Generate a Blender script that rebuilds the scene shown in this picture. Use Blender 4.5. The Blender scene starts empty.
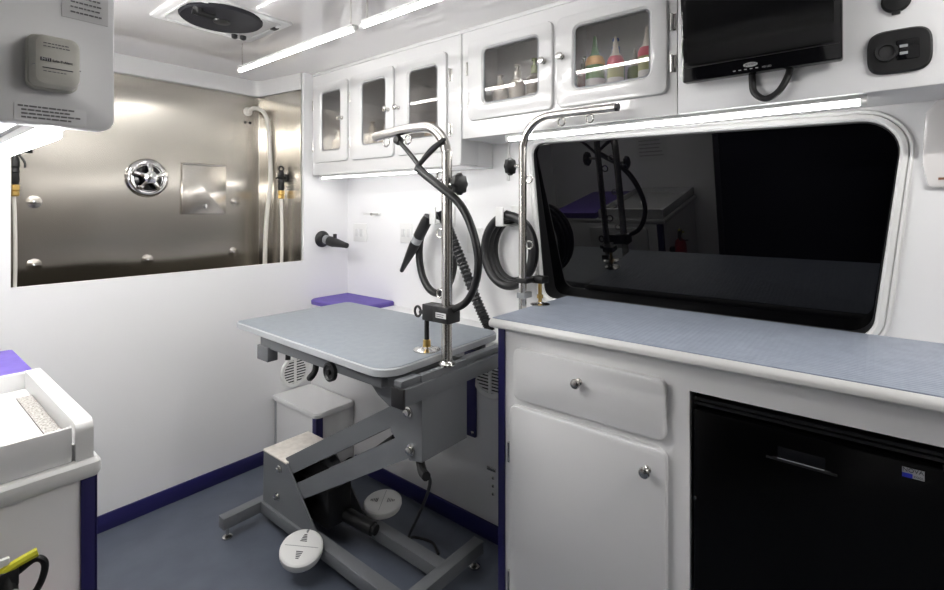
import bpy, bmesh, math, random
from mathutils import Vector, Matrix
random.seed(7)
S = bpy.context.scene
COL = S.collection
PI = math.pi

# ------------------------------------------------------------------ materials
def mat(name, col, rough=.5, metal=0, coat=0, ior=1.5, spec=None, coat_rough=.05):
    m = bpy.data.materials.new(name); m.use_nodes = True
    p = m.node_tree.nodes['Principled BSDF']
    p.inputs['Base Color'].default_value = (*col, 1)
    p.inputs['Roughness'].default_value = rough
    p.inputs['Metallic'].default_value = metal
    p.inputs['Coat Weight'].default_value = coat
    p.inputs['Coat Roughness'].default_value = coat_rough
    p.inputs['IOR'].default_value = ior
    if spec is not None: p.inputs['Specular IOR Level'].default_value = spec
    return m

def bump(m, scale, strength, dist=.01, stretch=(1, 1, 1), detail=2, kind='noise', rot=(0, 0, 0)):
    nt = m.node_tree; p = nt.nodes['Principled BSDF']
    tc = nt.nodes.new('ShaderNodeTexCoord'); mp = nt.nodes.new('ShaderNodeMapping')
    mp.inputs['Scale'].default_value = stretch; mp.inputs['Rotation'].default_value = rot
    nt.links.new(tc.outputs['Object'], mp.inputs['Vector'])
    if kind == 'noise':
        t = nt.nodes.new('ShaderNodeTexNoise'); t.inputs['Scale'].default_value = scale
        t.inputs['Detail'].default_value = detail; out = t.outputs['Fac']
    else:
        t = nt.nodes.new('ShaderNodeTexVoronoi'); t.inputs['Scale'].default_value = scale
        t.inputs['Randomness'].default_value = 0; out = t.outputs['Distance']
    nt.links.new(mp.outputs['Vector'], t.inputs['Vector'])
    b = nt.nodes.new('ShaderNodeBump'); b.inputs['Strength'].default_value = strength
    b.inputs['Distance'].default_value = dist
    nt.links.new(out, b.inputs['Height'])
    prev = p.inputs['Normal'].links
    if prev: nt.links.new(prev[0].from_socket, b.inputs['Normal'])
    nt.links.new(b.outputs['Normal'], p.inputs['Normal'])
    return m

def vary(m, c1, c2, scale, detail=4, stretch=(1, 1, 1), lo=.35, hi=.65):
    nt = m.node_tree; p = nt.nodes['Principled BSDF']
    tc = nt.nodes.new('ShaderNodeTexCoord'); mp = nt.nodes.new('ShaderNodeMapping')
    mp.inputs['Scale'].default_value = stretch
    t = nt.nodes.new('ShaderNodeTexNoise'); t.inputs['Scale'].default_value = scale; t.inputs['Detail'].default_value = detail
    r = nt.nodes.new('ShaderNodeValToRGB')
    r.color_ramp.elements[0].position = lo; r.color_ramp.elements[0].color = (*c1, 1)
    r.color_ramp.elements[1].position = hi; r.color_ramp.elements[1].color = (*c2, 1)
    nt.links.new(tc.outputs['Object'], mp.inputs['Vector']); nt.links.new(mp.outputs['Vector'], t.inputs['Vector'])
    nt.links.new(t.outputs['Fac'], r.inputs['Fac']); nt.links.new(r.outputs['Color'], p.inputs['Base Color'])
    return m

M = {}
M['white'] = mat('white_gloss_laminate', (.70, .70, .70), .14, coat=.3)
M['wall'] = mat('white_wall_panel', (.80, .80, .805), .33)
M['wall_left'] = mat('white_side_panel', (.78, .78, .78), .4)
M['front'] = mat('greige_bulkhead', (.17, .15, .13), .6)
M['ceiling'] = mat('glossy_ceiling_laminate', (.80, .785, .78), .06, coat=1, ior=1.6)
M['plastic'] = mat('white_plastic', (.74, .74, .73), .38)
M['beige'] = mat('beige_plastic', (.62, .61, .55), .45)
M['navy'] = mat('navy_trim', (.015, .013, .095), .38)
M['purple'] = vary(mat('purple_rubber', (.10, .065, .32), .6), (.105, .07, .32), (.125, .085, .37), 30)
M['floor'] = bump(vary(mat('blue_grey_vinyl', (.1, .12, .155), .42), (.080, .093, .122), (.096, .111, .142), 9), 240, .12, .002)
M['table_mat'] = bump(vary(mat('grey_blue_table_rubber', (.25, .28, .31), .45), (.235, .262, .292), (.255, .285, .315), 40), 300, .12, .002)
M['table_edge'] = mat('grey_table_edge', (.42, .44, .46), .4)
M['counter_mat'] = bump(vary(mat('blue_grey_ribbed_mat', (.17, .2, .25), .42), (.275, .31, .38), (.315, .355, .425), 25), 75, .5, .004, kind='vor')
M['steel_dark'] = mat('grey_powdercoat', (.135, .142, .152), .40)
M['steel_mid'] = mat('light_grey_powdercoat', (.26, .265, .27), .42)
M['dusty'] = vary(mat('dusty_top_plate', (.5, .46, .4), .6), (.62, .58, .52), (.74, .70, .64), 40)
M['black'] = mat('black_plastic', (.006, .006, .0065), .40)
M['rubber'] = mat('black_rubber', (.009, .009, .010), .5)
M['hose'] = mat('black_hose', (.010, .010, .011), .36)
M['greyhose'] = mat('dark_grey_corrugated_hose', (.028, .028, .03), .25)
M['gloss'] = mat('gloss_black', (.004, .004, .005), .05)
M['screen'] = mat('black_screen', (.002, .002, .0025), .06)
M['glass_night'] = mat('night_window_glass', (.0012, .0012, .0018), .015, ior=1.45)
M['fridge'] = mat('black_fridge', (.0018, .0018, .002), .2, spec=.2)
M['chrome'] = mat('chrome', (.82, .82, .82), .08, 1)
M['brushed'] = mat('brushed_tube', (.58, .56, .53), .26, 1)
M['nickel'] = mat('nickel', (.62, .61, .58), .2, 1)
M['brass'] = mat('brass', (.62, .42, .14), .28, 1)
M['stainless'] = mat('brushed_stainless', (.56, .53, .48), .23, 1)
bump(M['stainless'], 2.6, .22, .03, detail=0)
def aniso(m, a):
    nt = m.node_tree; p = nt.nodes['Principled BSDF']; t = nt.nodes.new('ShaderNodeTangent')
    t.direction_type = 'RADIAL'; t.axis = 'Z'; p.inputs['Anisotropic'].default_value = a
    nt.links.new(t.outputs[0], p.inputs['Tangent'])
aniso(M['stainless'], .93)
M['stainless_plate'] = mat('brushed_stainless_plate', (.60, .57, .53), .22, 1)
aniso(M['stainless_plate'], .9)
M['stainless2'] = mat('flat_stainless', (.60, .575, .53), .24, 1)
bump(M['stainless2'], 60, .05, .002, stretch=(.03, .03, 6))
M['paper'] = mat('white_paper', (.72, .72, .72), .6)
M['ink'] = mat('dark_ink', (.05, .05, .06), .6)
M['ink_grey'] = mat('grey_ink', (.17, .17, .18), .6)
M['ink_red'] = mat('red_ink', (.45, .03, .02), .6)
M['silver'] = mat('silver_badge', (.6, .6, .6), .35, .6)
M['blue'] = mat('blue_badge', (.02, .03, .35), .4)
M['red'] = mat('red_enamel', (.45, .012, .02), .3)
M['yellow'] = mat('yellow_plastic', (.62, .6, .03), .45)
M['greyband'] = mat('grey_plastic', (.3, .31, .32), .45)
M['whitehose'] = mat('cream_hose', (.76, .73, .68), .4)
M['speckle'] = vary(mat('speckled_strip', (.4, .38, .34), .5), (.12, .11, .095), (.50, .48, .45), 260, 3)
M['vent_dark'] = bump(mat('dark_fan_screen', (.014, .014, .018), .7, spec=.25), 300, .5, .003)
M['clear'] = mat('clear_plastic_sheet', (.72, .70, .69), .12)
M['brown'] = mat('brown_tab', (.2, .09, .05), .5)

def emit(name, col, s):
    m = bpy.data.materials.new(name); m.use_nodes = True
    nt = m.node_tree; nt.nodes.clear()
    e = nt.nodes.new('ShaderNodeEmission'); o = nt.nodes.new('ShaderNodeOutputMaterial')
    e.inputs['Color'].default_value = (*col, 1); e.inputs['Strength'].default_value = s
    nt.links.new(e.outputs[0], o.inputs[0]); return m
LED = 26
M['led'] = emit('led_light', (1, .985, .96), LED)
M['led_main'] = emit('suspended_led_light', (1, .985, .96), 12.5)
M['fill_left'] = emit('left_fill_light', (1, .985, .96), 46)
M['fill_front'] = emit('front_fill_light', (1, .985, .96), 95)
M['led_small'] = emit('led_strip_light', (1, .985, .97), LED*.36)

def tinted(name, tint, refl_rough=.02):
    m = bpy.data.materials.new(name); m.use_nodes = True
    nt = m.node_tree; nt.nodes.clear()
    t = nt.nodes.new('ShaderNodeBsdfTransparent'); g = nt.nodes.new('ShaderNodeBsdfGlossy')
    f = nt.nodes.new('ShaderNodeFresnel'); x = nt.nodes.new('ShaderNodeMixShader'); o = nt.nodes.new('ShaderNodeOutputMaterial')
    t.inputs['Color'].default_value = (*tint, 1); g.inputs['Roughness'].default_value = refl_rough
    ge = nt.nodes.new('ShaderNodeNewGeometry'); ma = nt.nodes.new('ShaderNodeMath'); ma.operation = 'MULTIPLY_ADD'
    ma.inputs[1].default_value = 1/1.65-1.65; ma.inputs[2].default_value = 1.65   # a thin pane reflects alike from both faces
    nt.links.new(ge.outputs['Backfacing'], ma.inputs[0]); nt.links.new(ma.outputs[0], f.inputs['IOR'])
    nt.links.new(f.outputs[0], x.inputs[0]); nt.links.new(t.outputs[0], x.inputs[1]); nt.links.new(g.outputs[0], x.inputs[2])
    nt.links.new(x.outputs[0], o.inputs[0]); return m
M['cab_glass'] = tinted('smoked_cabinet_glass', (.89, .88, .87))

# ------------------------------------------------------------------ mesh helpers
def box(x0, x1, y0, y1, z0, z1, b=0, seg=2, bm=None):
    t = bmesh.new(); bmesh.ops.create_cube(t, size=1)
    for v in t.verts:
        v.co = Vector((x0 if v.co.x < 0 else x1, y0 if v.co.y < 0 else y1, z0 if v.co.z < 0 else z1))
    if b: bmesh.ops.bevel(t, geom=t.edges[:], offset=b, segments=seg, profile=.5, affect='EDGES')
    return join(bm, t) if bm else t

def join(a, b):
    me = bpy.data.meshes.new('tmp'); b.to_mesh(me); b.free(); a.from_mesh(me); bpy.data.meshes.remove(me); return a

def joined(*bms):
    a = bms[0]
    for b in bms[1:]: a = join(a, b)
    return a

def rrect(u0, u1, v0, v1, r, n=6, i=0):
    u0 += i; u1 -= i; v0 += i; v1 -= i
    rs = r if isinstance(r, (list, tuple)) else (r,)*4
    pts = []
    for (cu, cv, a0), rr in zip((((u1, v1, 0)), (u0, v1, 90), (u0, v0, 180), (u1, v0, 270)), rs):
        rr = max(rr-i, .0005)
        su = -1 if cu == u1 else 1; sv = -1 if cv == v1 else 1
        for k in range(n+1):
            a = math.radians(a0+90*k/n)
            pts.append((cu+su*rr+rr*math.cos(a), cv+sv*rr+rr*math.sin(a)))
    return pts

def roundpoly(pts, r, n=6):
    out = []; N = len(pts)
    rs = r if isinstance(r, (list, tuple)) else [r]*N
    for k in range(N):
        p = Vector(pts[k]); a = Vector(pts[k-1]); c = Vector(pts[(k+1) % N])
        d1 = (a-p).normalized(); d2 = (c-p).normalized(); rr = rs[k]
        if rr <= 0: out += [tuple(p)]; continue
        ang = d1.angle(d2); t = rr/math.tan(ang/2)
        s = p+d1*t; e = p+d2*t
        ctr = p+(d1+d2).normalized()*(rr/math.sin(ang/2))
        a0 = math.atan2(*(s-ctr).yx); a1 = math.atan2(*(e-ctr).yx)
        da = (a1-a0+PI) % (2*PI)-PI
        for q in range(n+1):
            x = a0+da*q/n; out.append((ctr.x+rr*math.cos(x), ctr.y+rr*math.sin(x)))
    return out

def to3(p, axis, a):
    return {'x': (a, p[0], p[1]), 'y': (p[0], a, p[1]), 'z': (p[0], p[1], a)}[axis]

def loft(loops, axis=None, closed=False, cap=True):
    """loops: list of (pts2d, a) or lists of 3D points, all the same length"""
    bm = bmesh.new(); L = []
    for l in loops:
        pts = [to3(p, axis, l[1]) for p in l[0]] if axis else l
        L.append([bm.verts.new(p) for p in pts])
    n = len(L[0]); K = len(L)
    for k in range(K if closed else K-1):
        A, B = L[k], L[(k+1) % K]
        for j in range(n):
            try: bm.faces.new((A[j], A[(j+1) % n], B[(j+1) % n], B[j]))
            except ValueError: pass
    if cap and not closed:
        bm.faces.new(L[0][::-1]); bm.faces.new(L[-1])
    bmesh.ops.recalc_face_normals(bm, faces=bm.faces[:])
    return bm

def prism(pts, axis, a0, a1):
    return loft([(pts, a0), (pts, a1)], axis)

def slab_front(u0, u1, v0, v1, r, axis, back, front, b=.004, n=6):
    """solid rounded panel whose front edge is eased"""
    s = 1 if front > back else -1
    return loft([(rrect(u0, u1, v0, v1, r, n), back), (rrect(u0, u1, v0, v1, r, n), front-s*b),
                 (rrect(u0, u1, v0, v1, r, n, b*.3), front-s*b*.3), (rrect(u0, u1, v0, v1, r, n, b), front)], axis)

def frame_front(o, ro, h, rh, axis, back, front, b=.005, n=6):
    s = 1 if front > back else -1
    return loft([(rrect(*o, ro, n), back), (rrect(*o, ro, n), front-s*b), (rrect(*o, ro, n, b*.3), front-s*b*.3), (rrect(*o, ro, n, b), front),
                 (rrect(*h, rh, n, -b), front), (rrect(*h, rh, n), front-s*b), (rrect(*h, rh, n), back)], axis, closed=True)

def plate(outer, holes, axis, a0, a1):
    bm = bmesh.new()
    for pts in [outer]+holes:
        vs = [bm.verts.new(to3(p, axis, a0)) for p in pts]
        for k in range(len(vs)): bm.edges.new((vs[k], vs[(k+1) % len(vs)]))
    bmesh.ops.triangle_fill(bm, use_beauty=True, use_dissolve=False, edges=bm.edges[:])
    r = bmesh.ops.extrude_face_region(bm, geom=bm.faces[:])
    d = Vector(to3((0, 0), axis, a1-a0))
    bmesh.ops.translate(bm, vec=d, verts=[g for g in r['geom'] if isinstance(g, bmesh.types.BMVert)])
    bmesh.ops.recalc_face_normals(bm, faces=bm.faces[:])
    return bm

def spline(P, per=8, closed=False):
    P = [Vector(p) for p in P]; out = []; N = len(P)
    rng = range(N if closed else N-1)
    for k in rng:
        p1 = P[k]; p2 = P[(k+1) % N]
        p0 = P[k-1] if (closed or k > 0) else p1*2-p2
        p3 = P[(k+2) % N] if (closed or k+2 < N) else p2*2-p1
        for q in range(per):
            t = q/per
            out.append(.5*((2*p1)+(p2-p0)*t+(2*p0-5*p1+4*p2-p3)*t*t+(3*p1-p0-3*p2+p3)*t**3))
    if not closed: out.append(P[-1])
    return out

def tube(P, r, n=12, per=8, closed=False, smooth=True):
    C = spline(P, per, closed) if smooth else [Vector(p) for p in P]
    K = len(C); rf = r if callable(r) else (lambda t: r)
    T = []
    for k in range(K):
        a = C[k-1] if (closed or k > 0) else C[k]; b = C[(k+1) % K] if (closed or k < K-1) else C[k]
        T.append((b-a).normalized())
    up = Vector((0, 0, 1)) if abs(T[0].z) < .9 else Vector((1, 0, 0))
    nrm = (up-T[0]*up.dot(T[0])).normalized(); loops = []
    for k in range(K):
        nrm = (nrm-T[k]*nrm.dot(T[k])).normalized(); bi = T[k].cross(nrm)
        rr = rf(k/(K-1))
        loops.append([C[k]+(nrm*math.cos(2*PI*j/n)+bi*math.sin(2*PI*j/n))*rr for j in range(n)])
    return loft(loops, closed=closed)

def cyl(p0, p1, r, r1=None, n=20):
    r1 = r if r1 is None else r1
    return tube([p0, p1], lambda t: r+(r1-r)*t, n, smooth=False)

def lathe(prof, o, d, n=28, cap=True):
    """prof: list of (distance along d, radius)"""
    o = Vector(o); d = Vector(d).normalized()
    up = Vector((0, 0, 1)) if abs(d.z) < .9 else Vector((1, 0, 0))
    a = (up-d*up.dot(d)).normalized(); b = d.cross(a)
    return loft([[o+d*t+(a*math.cos(2*PI*j/n)+b*math.sin(2*PI*j/n))*max(r, .0002) for j in range(n)] for t, r in prof], cap=cap)

def arc(c, r, a0, a1, plane='yz', n=8):
    out = []
    for k in range(n+1):
        a = math.radians(a0+(a1-a0)*k/n)
        out.append((c[0], c[1]+r*math.cos(a), c[2]+r*math.sin(a)))
    return out

# ------------------------------------------------------------------ object helpers
def origin_of(p):
    o = Vector((0, 0, 0))
    while p: o += p.location; p = p.parent
    return o

def obj(name, bm, m, parent=None, label=None, at=None, smooth=35):
    """links bm (world coordinates) as one mesh object"""
    po = origin_of(parent); at = Vector(at) if at else po.copy()
    bmesh.ops.translate(bm, vec=-at, verts=bm.verts[:])
    me = bpy.data.meshes.new(name); bm.to_mesh(me); bm.free()
    for p in me.polygons: p.use_smooth = True
    me.set_sharp_from_angle(angle=math.radians(smooth))
    me.materials.append(M[m] if isinstance(m, str) else m)
    o = bpy.data.objects.new(name, me); COL.objects.link(o)
    o.location = at-po; o.parent = parent
    if label: o['label'] = label
    return o

def tag(o, label, cat, group=None):
    o['label'] = label; o['category'] = cat
    if group: o['group'] = group
    return o

def thing(name, label, cat, loc, group=None):
    o = bpy.data.objects.new(name, None); COL.objects.link(o)
    o.location = loc; o.empty_display_size = .05
    return tag(o, label, cat, group)

def struct(name, bm, m, parent=None, label=None):
    o = obj(name, bm, m, parent)
    if parent is None: o['kind'] = 'structure'
    if label: o['label'] = label
    return o

def text(name, s, size, m, parent, o, U, V, fit=None, depth=.0006):
    """lettering as a thin mesh: o centre, U reading direction, V up"""
    c = bpy.data.curves.new('txt', 'FONT'); c.body = s; c.size = size; c.extrude = depth
    c.align_x = 'CENTER'; c.align_y = 'CENTER'
    t = bpy.data.objects.new('txt', c); COL.objects.link(t)
    dg = bpy.context.evaluated_depsgraph_get(); dg.update()
    me = bpy.data.meshes.new_from_object(t.evaluated_get(dg))
    bm = bmesh.new(); bm.from_mesh(me); bpy.data.objects.remove(t); bpy.data.meshes.remove(me)
    U = Vector(U).normalized(); V = Vector(V).normalized(); W = U.cross(V); o = Vector(o)
    xs = [v.co.x for v in bm.verts]; ys = [v.co.y for v in bm.verts]
    k = fit/(max(xs)-min(xs)) if fit else 1
    cx = (max(xs)+min(xs))/2; cy = (max(ys)+min(ys))/2
    for v in bm.verts: v.co = o+U*(v.co.x-cx)*k+V*(v.co.y-cy)*k+W*v.co.z
    return obj(name, bm, m, parent)

def quad_on(o, U, V, u0, u1, v0, v1, t=.0006):
    U = Vector(U); V = Vector(V); W = U.cross(V); o = Vector(o)
    bot = [o+U*a+V*b for a, b in ((u0, v0), (u1, v0), (u1, v1), (u0, v1))]
    return loft([bot, [p+W*t for p in bot]])

def words(o, U, V, w, rows, pitch, h, seed, indent=0):
    rnd = random.Random(seed); bm = None
    for k in range(rows):
        x = indent if k % 4 else 0; end = w*(rnd.uniform(.8, 1))
        while x < end-.004:
            L = min(rnd.uniform(.25, .7)*w*.16+.0008, end-x)
            q = quad_on(o, U, V, x, x+L, -k*pitch-h, -k*pitch)
            bm = q if bm is None else join(bm, q); x += L+.0012
    return bm

# ------------------------------------------------------------------ the setting
XR = 1.72; XL = -.5; YT = 2.314; YB = 2.69; YF = -1.25; ZC = 1.95
struct('floor', box(XL-.05, XR+.05, YF-.05, YB+.1, -.05, 0), 'floor')
struct('ceiling', box(XL-.05, XR+.05, YF-.05, YB+.1, ZC, ZC+.05), 'ceiling')
struct('wall_left', plate([(YF, 0), (YB+.05, 0), (YB+.05, ZC), (YF, ZC)], [[(-.35, .03), (.95, .03), (.95, 1.85), (-.35, 1.85)]], 'x', XL-.05, XL), 'wall_left')
d = thing('door_1', 'dark side door glass in the left wall', 'door', (XL-.03, .3, .03)); d['kind'] = 'structure'
obj('door_frame', loft([(rrect(-.35, .95, .03, 1.85, .01), XL-.045), (rrect(-.35, .95, .03, 1.85, .01), XL-.005), (rrect(-.31, .91, .07, 1.81, .08), XL-.005), (rrect(-.31, .91, .07, 1.81, .08), XL-.045)], 'x', closed=True), 'rubber', d)
obj('door_glass', prism(rrect(-.315, .915, .065, 1.815, .085), 'x', XL-.03, XL-.024), 'glass_night', d)
struct('wall_front', box(XL, XR, YF-.05, YF, 0, ZC), 'front')

# the panel across the tub end, with the opening above its rim
struct('wall_back', plate([(XL, 0), (XR, 0), (XR, ZC), (1.445, ZC), (1.445, .97), (.316, .97), (.316, ZC), (XL, ZC)], [], 'y', YT, YT+.02), 'wall')
struct('wall_back_outer', box(XL, XR, YB+.045, YB+.05, 0, ZC), 'wall')

# right wall with the window hole
WIN = [(1.096, 1.512), (-.060, 1.486), (.008, .884), (1.036, .884)]
struct('wall_right', plate([(YF, 0), (YT+.4, 0), (YT+.4, ZC), (YF, ZC)], [roundpoly(WIN, [.05, .09, .07, .05], 8)], 'x', XR, XR+.095), 'wall')
def grow(pts, d):
    c = Vector((sum(p[0] for p in pts)/len(pts), sum(p[1] for p in pts)/len(pts)))
    return [(p[0]+(d if p[0] > c.x else -d), p[1]+(d if p[1] > c.y else -d)) for p in pts]
w = thing('window_1', 'wide dark night window with a white rounded frame above the counter', 'window', (XR, .52, .908)); w['kind'] = 'structure'
R1 = [.05, .09, .07, .05]; n8 = 8
def RP(d): return roundpoly(grow(WIN, d), [r+d for r in R1], n8)
obj('window_frame', loft([(RP(.027), XR), (RP(.027), XR-.006), (RP(.023), XR-.010), (RP(.017), XR-.009), (RP(.015), XR-.004), (RP(.012), XR-.012), (RP(.002), XR-.014), (RP(-.004), XR-.010), (RP(-.006), XR+.012), (RP(.0), XR+.012)], 'x', closed=True), 'plastic', w)
obj('window_reveal', loft([(RP(.0), XR+.002), (RP(-.008), XR+.002), (RP(-.008), XR+.095), (RP(.0), XR+.095)], 'x', closed=True), 'rubber', w)
tilt = lambda pts, o: [(XR+.010+(1.51-p[1])*.120+o, p[0], p[1]) for p in pts]
obj('window_pane', loft([tilt(RP(-.004), 0), tilt(RP(-.004), .006)]), 'glass_night', w)

# boxed-in ledge below the right wall, bulkhead over the window
LX = 1.487; LZ = .745
struct('wall_right_lower', box(LX, XR, .92, YT, 0, LZ, .006), 'wall')
struct('wall_right_bulkhead', box(1.497, XR, YF, .452, 1.52, ZC, .004), 'wall')
struct('trim_1', box(1.489, 1.512, YF, 2.31, 1.936, ZC, .002), 'white')
struct('trim_2', box(1.490, 1.60, 1.275, 1.289, 1.42, 1.936, .003), 'white')
struct('trim_3', box(1.70, XR, -.3, 1.12, 1.492+.03, 1.53, .003), 'white')
# baseboards
struct('baseboard_back', box(XL, 1.27, YT-.010, YT, 0, .066, .003), 'navy')
struct('baseboard_right', box(LX-.010, LX, .93, 1.935, 0, .066, .003), 'navy')

# ------------------------------------------------------------------ dog wash tub behind the opening
t = thing('wash_tub', 'brushed stainless steel dog wash tub recessed behind the white end panel', 'tub', (.88, YT+.2, .45))
PZ = 1.861
def inner(a):   # plan of the splash: left, back, right with rounded inner corners
    return roundpoly([(.318, YT+.0215), (.318, YB), (1.40, YB), (1.443, YT+.0215)], [0, .02, .008, 0], 6)
pl = inner(0)
bm = bmesh.new()
lo = [bm.verts.new((x, y, .55)) for x, y in pl]; hi = [bm.verts.new((x, y, PZ)) for x, y in pl]
nx = 1
for k in range(len(pl)-1): bm.faces.new((lo[k], lo[k+1], hi[k+1], hi[k]))
bmesh.ops.recalc_face_normals(bm, faces=bm.faces[:])
r = bmesh.ops.solidify(bm, geom=bm.faces[:], thickness=.003)
obj('splash_panel', bm, 'stainless', t)
obj('front_panel', box(.318, 1.443, YT+.0205, YT+.0235, .55, .966), 'stainless', t)
obj('basin_floor', prism(pl, 'z', .535, .55), 'stainless', t)
studs = [(.438, 1.271), (.438, 1.011), (.846, .998), (1.253, 1.007), (1.264, 1.277)]
for x, z in studs:
    s = obj('dimple_washer', lathe([(0, .026), (.0012, .022), (.003, .013), (.0038, .009)], (x, YB-.0035, z), (0, -1, 0)), 'stainless', t)
    obj('screw_head', lathe([(0, .007), (.003, .006), (.0045, .001)], (x, YB-.008, z), (0, -1, 0)), 'chrome', s)
# white band between stainless and ceiling
band = roundpoly([(.318, YT+.021), (.318, YB), (1.40, YB), (1.443, YT+.021)], [0, .04, .05, 0], 6)
def inset_band(d): return roundpoly([(.318+d, YT+.021), (.318+d, YB-d), (1.40-d, YB-d), (1.443-d, YT+.021)], [0, .04, .05, 0], 6)
struct('trim_4', prism(band+inset_band(.010)[::-1], 'z', PZ+.003, ZC), 'white')

t = thing('access_cover', 'square stainless access plate screwed to the tub back wall', 'cover plate', (1.10, YB-.004, 1.213))
obj('plate', slab_front(.995, 1.21, 1.213, 1.465, .004, 'y', YB-.003, YB-.016, .003), 'stainless_plate', t)
obj('hinge', cyl((.997, YB-.014, 1.466), (1.208, YB-.014, 1.466), .006), 'stainless2', t)
obj('screw_head', lathe([(0, .012), (.004, .010), (.006, .002)], (1.105, YB-.016, 1.255), (0, -1, 0)), 'chrome', t)

t = thing('shower_valve', 'round chrome mixer valve on the stainless tub wall', 'valve', (.846, YB-.004, 1.388))
obj('escutcheon', lathe([(0, .092), (.006, .091), (.014, .084), (.018, .074), (.017, .066), (.012, .063)], (.846, YB-.003, 1.388), (0, -1, 0), 40), 'chrome', t)
k = obj('handle', lathe([(0, .024), (.03, .024), (.036, .03), (.05, .028), (.056, .018), (.058, .004)], (.846, YB-.012, 1.388), (0, -1, 0)), 'chrome', t)
for q in range(5):
    a = 2*PI*q/5+.3
    dx, dz = math.cos(a), math.sin(a)
    obj('spoke', tube([(.846+dx*.02, YB-.05, 1.388+dz*.02), (.846+dx*.045, YB-.047, 1.388+dz*.045), (.846+dx*.062, YB-.036, 1.388+dz*.062)], .011, 10, 4), 'chrome', k)
obj('index_ring', lathe([(0, .06), (.003, .058)], (.846, YB-.016, 1.388), (0, -1, 0)), 'gloss', t)

# tub hoses
t = thing('tub_hose', 'cream hose hanging from the top back corner of the tub', 'hose', (1.33, YB-.02, 1.0))
obj('hose', tube([(1.332, YB-.006, 1.775), (1.345, YB-.05, 1.79), (1.375, YB-.09, 1.77), (1.392, YB-.11, 1.70), (1.398, YB-.12, 1.55), (1.395, YB-.13, 1.38), (1.380, YB-.12, 1.2), (1.375, YB-.11, 1.0), (1.375, YB-.11, .80)], .0115, 12), 'whitehose', t)
obj('wall_fitting', lathe([(0, .024), (.006, .024), (.010, .015), (.02, .014)], (1.332, YB-.003, 1.775), (0, -1, 0)), 'whitehose', t)
t = thing('tub_fixing', 'pair of black fixing holes under the cream hose outlet', 'fixing', (1.33, YB-.004, 1.72))
for x in (1.318, 1.345):
    obj('plug', lathe([(0, .008), (.003, .007), (.004, .001)], (x, YB-.003, 1.715), (0, -1, 0), 14), 'black', t)

def sprayer(name, label, x, y, z, ux, labelh):
    t = thing(name, label, 'sprayer', (x, y, z-.05))
    obj('grip', lathe([(0, .013), (.015, .017), (.04, .015), (.044, .018), (.06, .015), (.064, .018), (.09, .016), (.105, .011)], (x, y, z), (0, 0, 1)), 'black', t)
    if ux > 0:
        obj('spray_head', tube([(x, y, z+.095), (x, y, z+.115), (x+ux*.02, y-.005, z+.130), (x+ux*.05, y-.01, z+.133)], lambda q: .012+.005*q, 14, 5), 'black', t)
        obj('trigger', tube([(x+ux*.012, y-.012, z+.11), (x+ux*.027, y-.02, z+.08), (x+ux*.027, y-.022, z+.06)], .004, 8, 4), 'black', t)
    else:
        obj('spray_head', lathe([(0, .014), (.018, .014), (.022, .008)], (x, y+.004, z+.085), (-.4, -.9, .1), 14), 'black', t)
    obj('brass_fitting', lathe([(0, .011), (.004, .016), (.018, .016), (.02, .013), (.024, .017), (.042, .017), (.045, .011)], (x, y, z-.045), (0, 0, 1)), 'brass', t, 'brass fitting')
    obj('hose', tube([(x, y, z-.04), (x+.003, y, z-.14), (x+.004, y, z-.3), (x, y, z-.5), (x, y, z-.65)], .0085 if ux < 0 else .006, 12), 'whitehose', t, labelh)
    return t
t = sprayer('spray_nozzle', 'black tub sprayer with brass collar hooked on the right side of the tub', 1.395, 2.45, 1.338, -.001, 'cream hose')
obj('wall_hook', joined(lathe([(0, .022), (.005, .022), (.008, .006), (.03, .006)], (1.426, 2.45, 1.405), (-1, 0, 0)), tube([(1.387, 2.415, 1.402), (1.376, 2.45, 1.405), (1.387, 2.485, 1.402)], .0045, 8)), 'black', t)
obj('hang_ring', tube([(1.395+.013*math.cos(a), 2.45, 1.452+.013*math.sin(a)) for a in [2*PI*q/10 for q in range(10)]], .005, 8, 3, True), 'black', t)
t = sprayer('spray_nozzle', 'black tub sprayer with brass collar at the far left edge of the tub', .343, 2.45, 1.334, 1, 'cream hose')
obj('wall_hook', lathe([(0, .006), (.03, .006)], (.322, 2.45, 1.40), (1, 0, 0), 10), 'black', t)

# ------------------------------------------------------------------ ceiling
t = thing('roof_vent', 'square white roof vent with a round dark fan screen', 'vent', (.84, 1.85, ZC))
# plate turned as in the roof
cx, cy = .838, 1.884; hx, hy = .187, .163
V = [(.650, 2.047), (1.024, 2.05), (1.030, 1.722), (.654, 1.722)]
obj('vent_flange', loft([(roundpoly(V, .012, 4), ZC), (roundpoly(V, .012, 4), ZC-.006), (roundpoly(grow(V, -.008), .01, 4), ZC-.010)], 'z'), 'plastic', t)
fl = grow(V, -.026)
obj('vent_rim', loft([(roundpoly(fl, .02, 4), ZC-.009), (roundpoly(fl, .02, 4), ZC-.013), (roundpoly(grow(V, -.034), .02, 4), ZC-.013), (roundpoly(grow(V, -.034), .02, 4), ZC-.009)], 'z', closed=True), 'plastic', t)
obj('fan_screen', lathe([(0, .138), (.006, .138), (.012, .132), (.014, .06), (.015, .001)], (.822, 1.852, ZC-.009), (0, 0, -1), 48), 'vent_dark', t)
obj('fan_hub', lathe([(0, .03), (.006, .028), (.008, .001)], (.822, 1.852, ZC-.022), (0, 0, -1)), 'black', t)
for x, y in ((.935, 1.995), (.965, 1.985)):
    obj('knob', lathe([(0, .012), (.014, .011), (.018, .004)], (x, y, ZC-.009), (0, 0, -1), 16), 'black', t)
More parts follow.
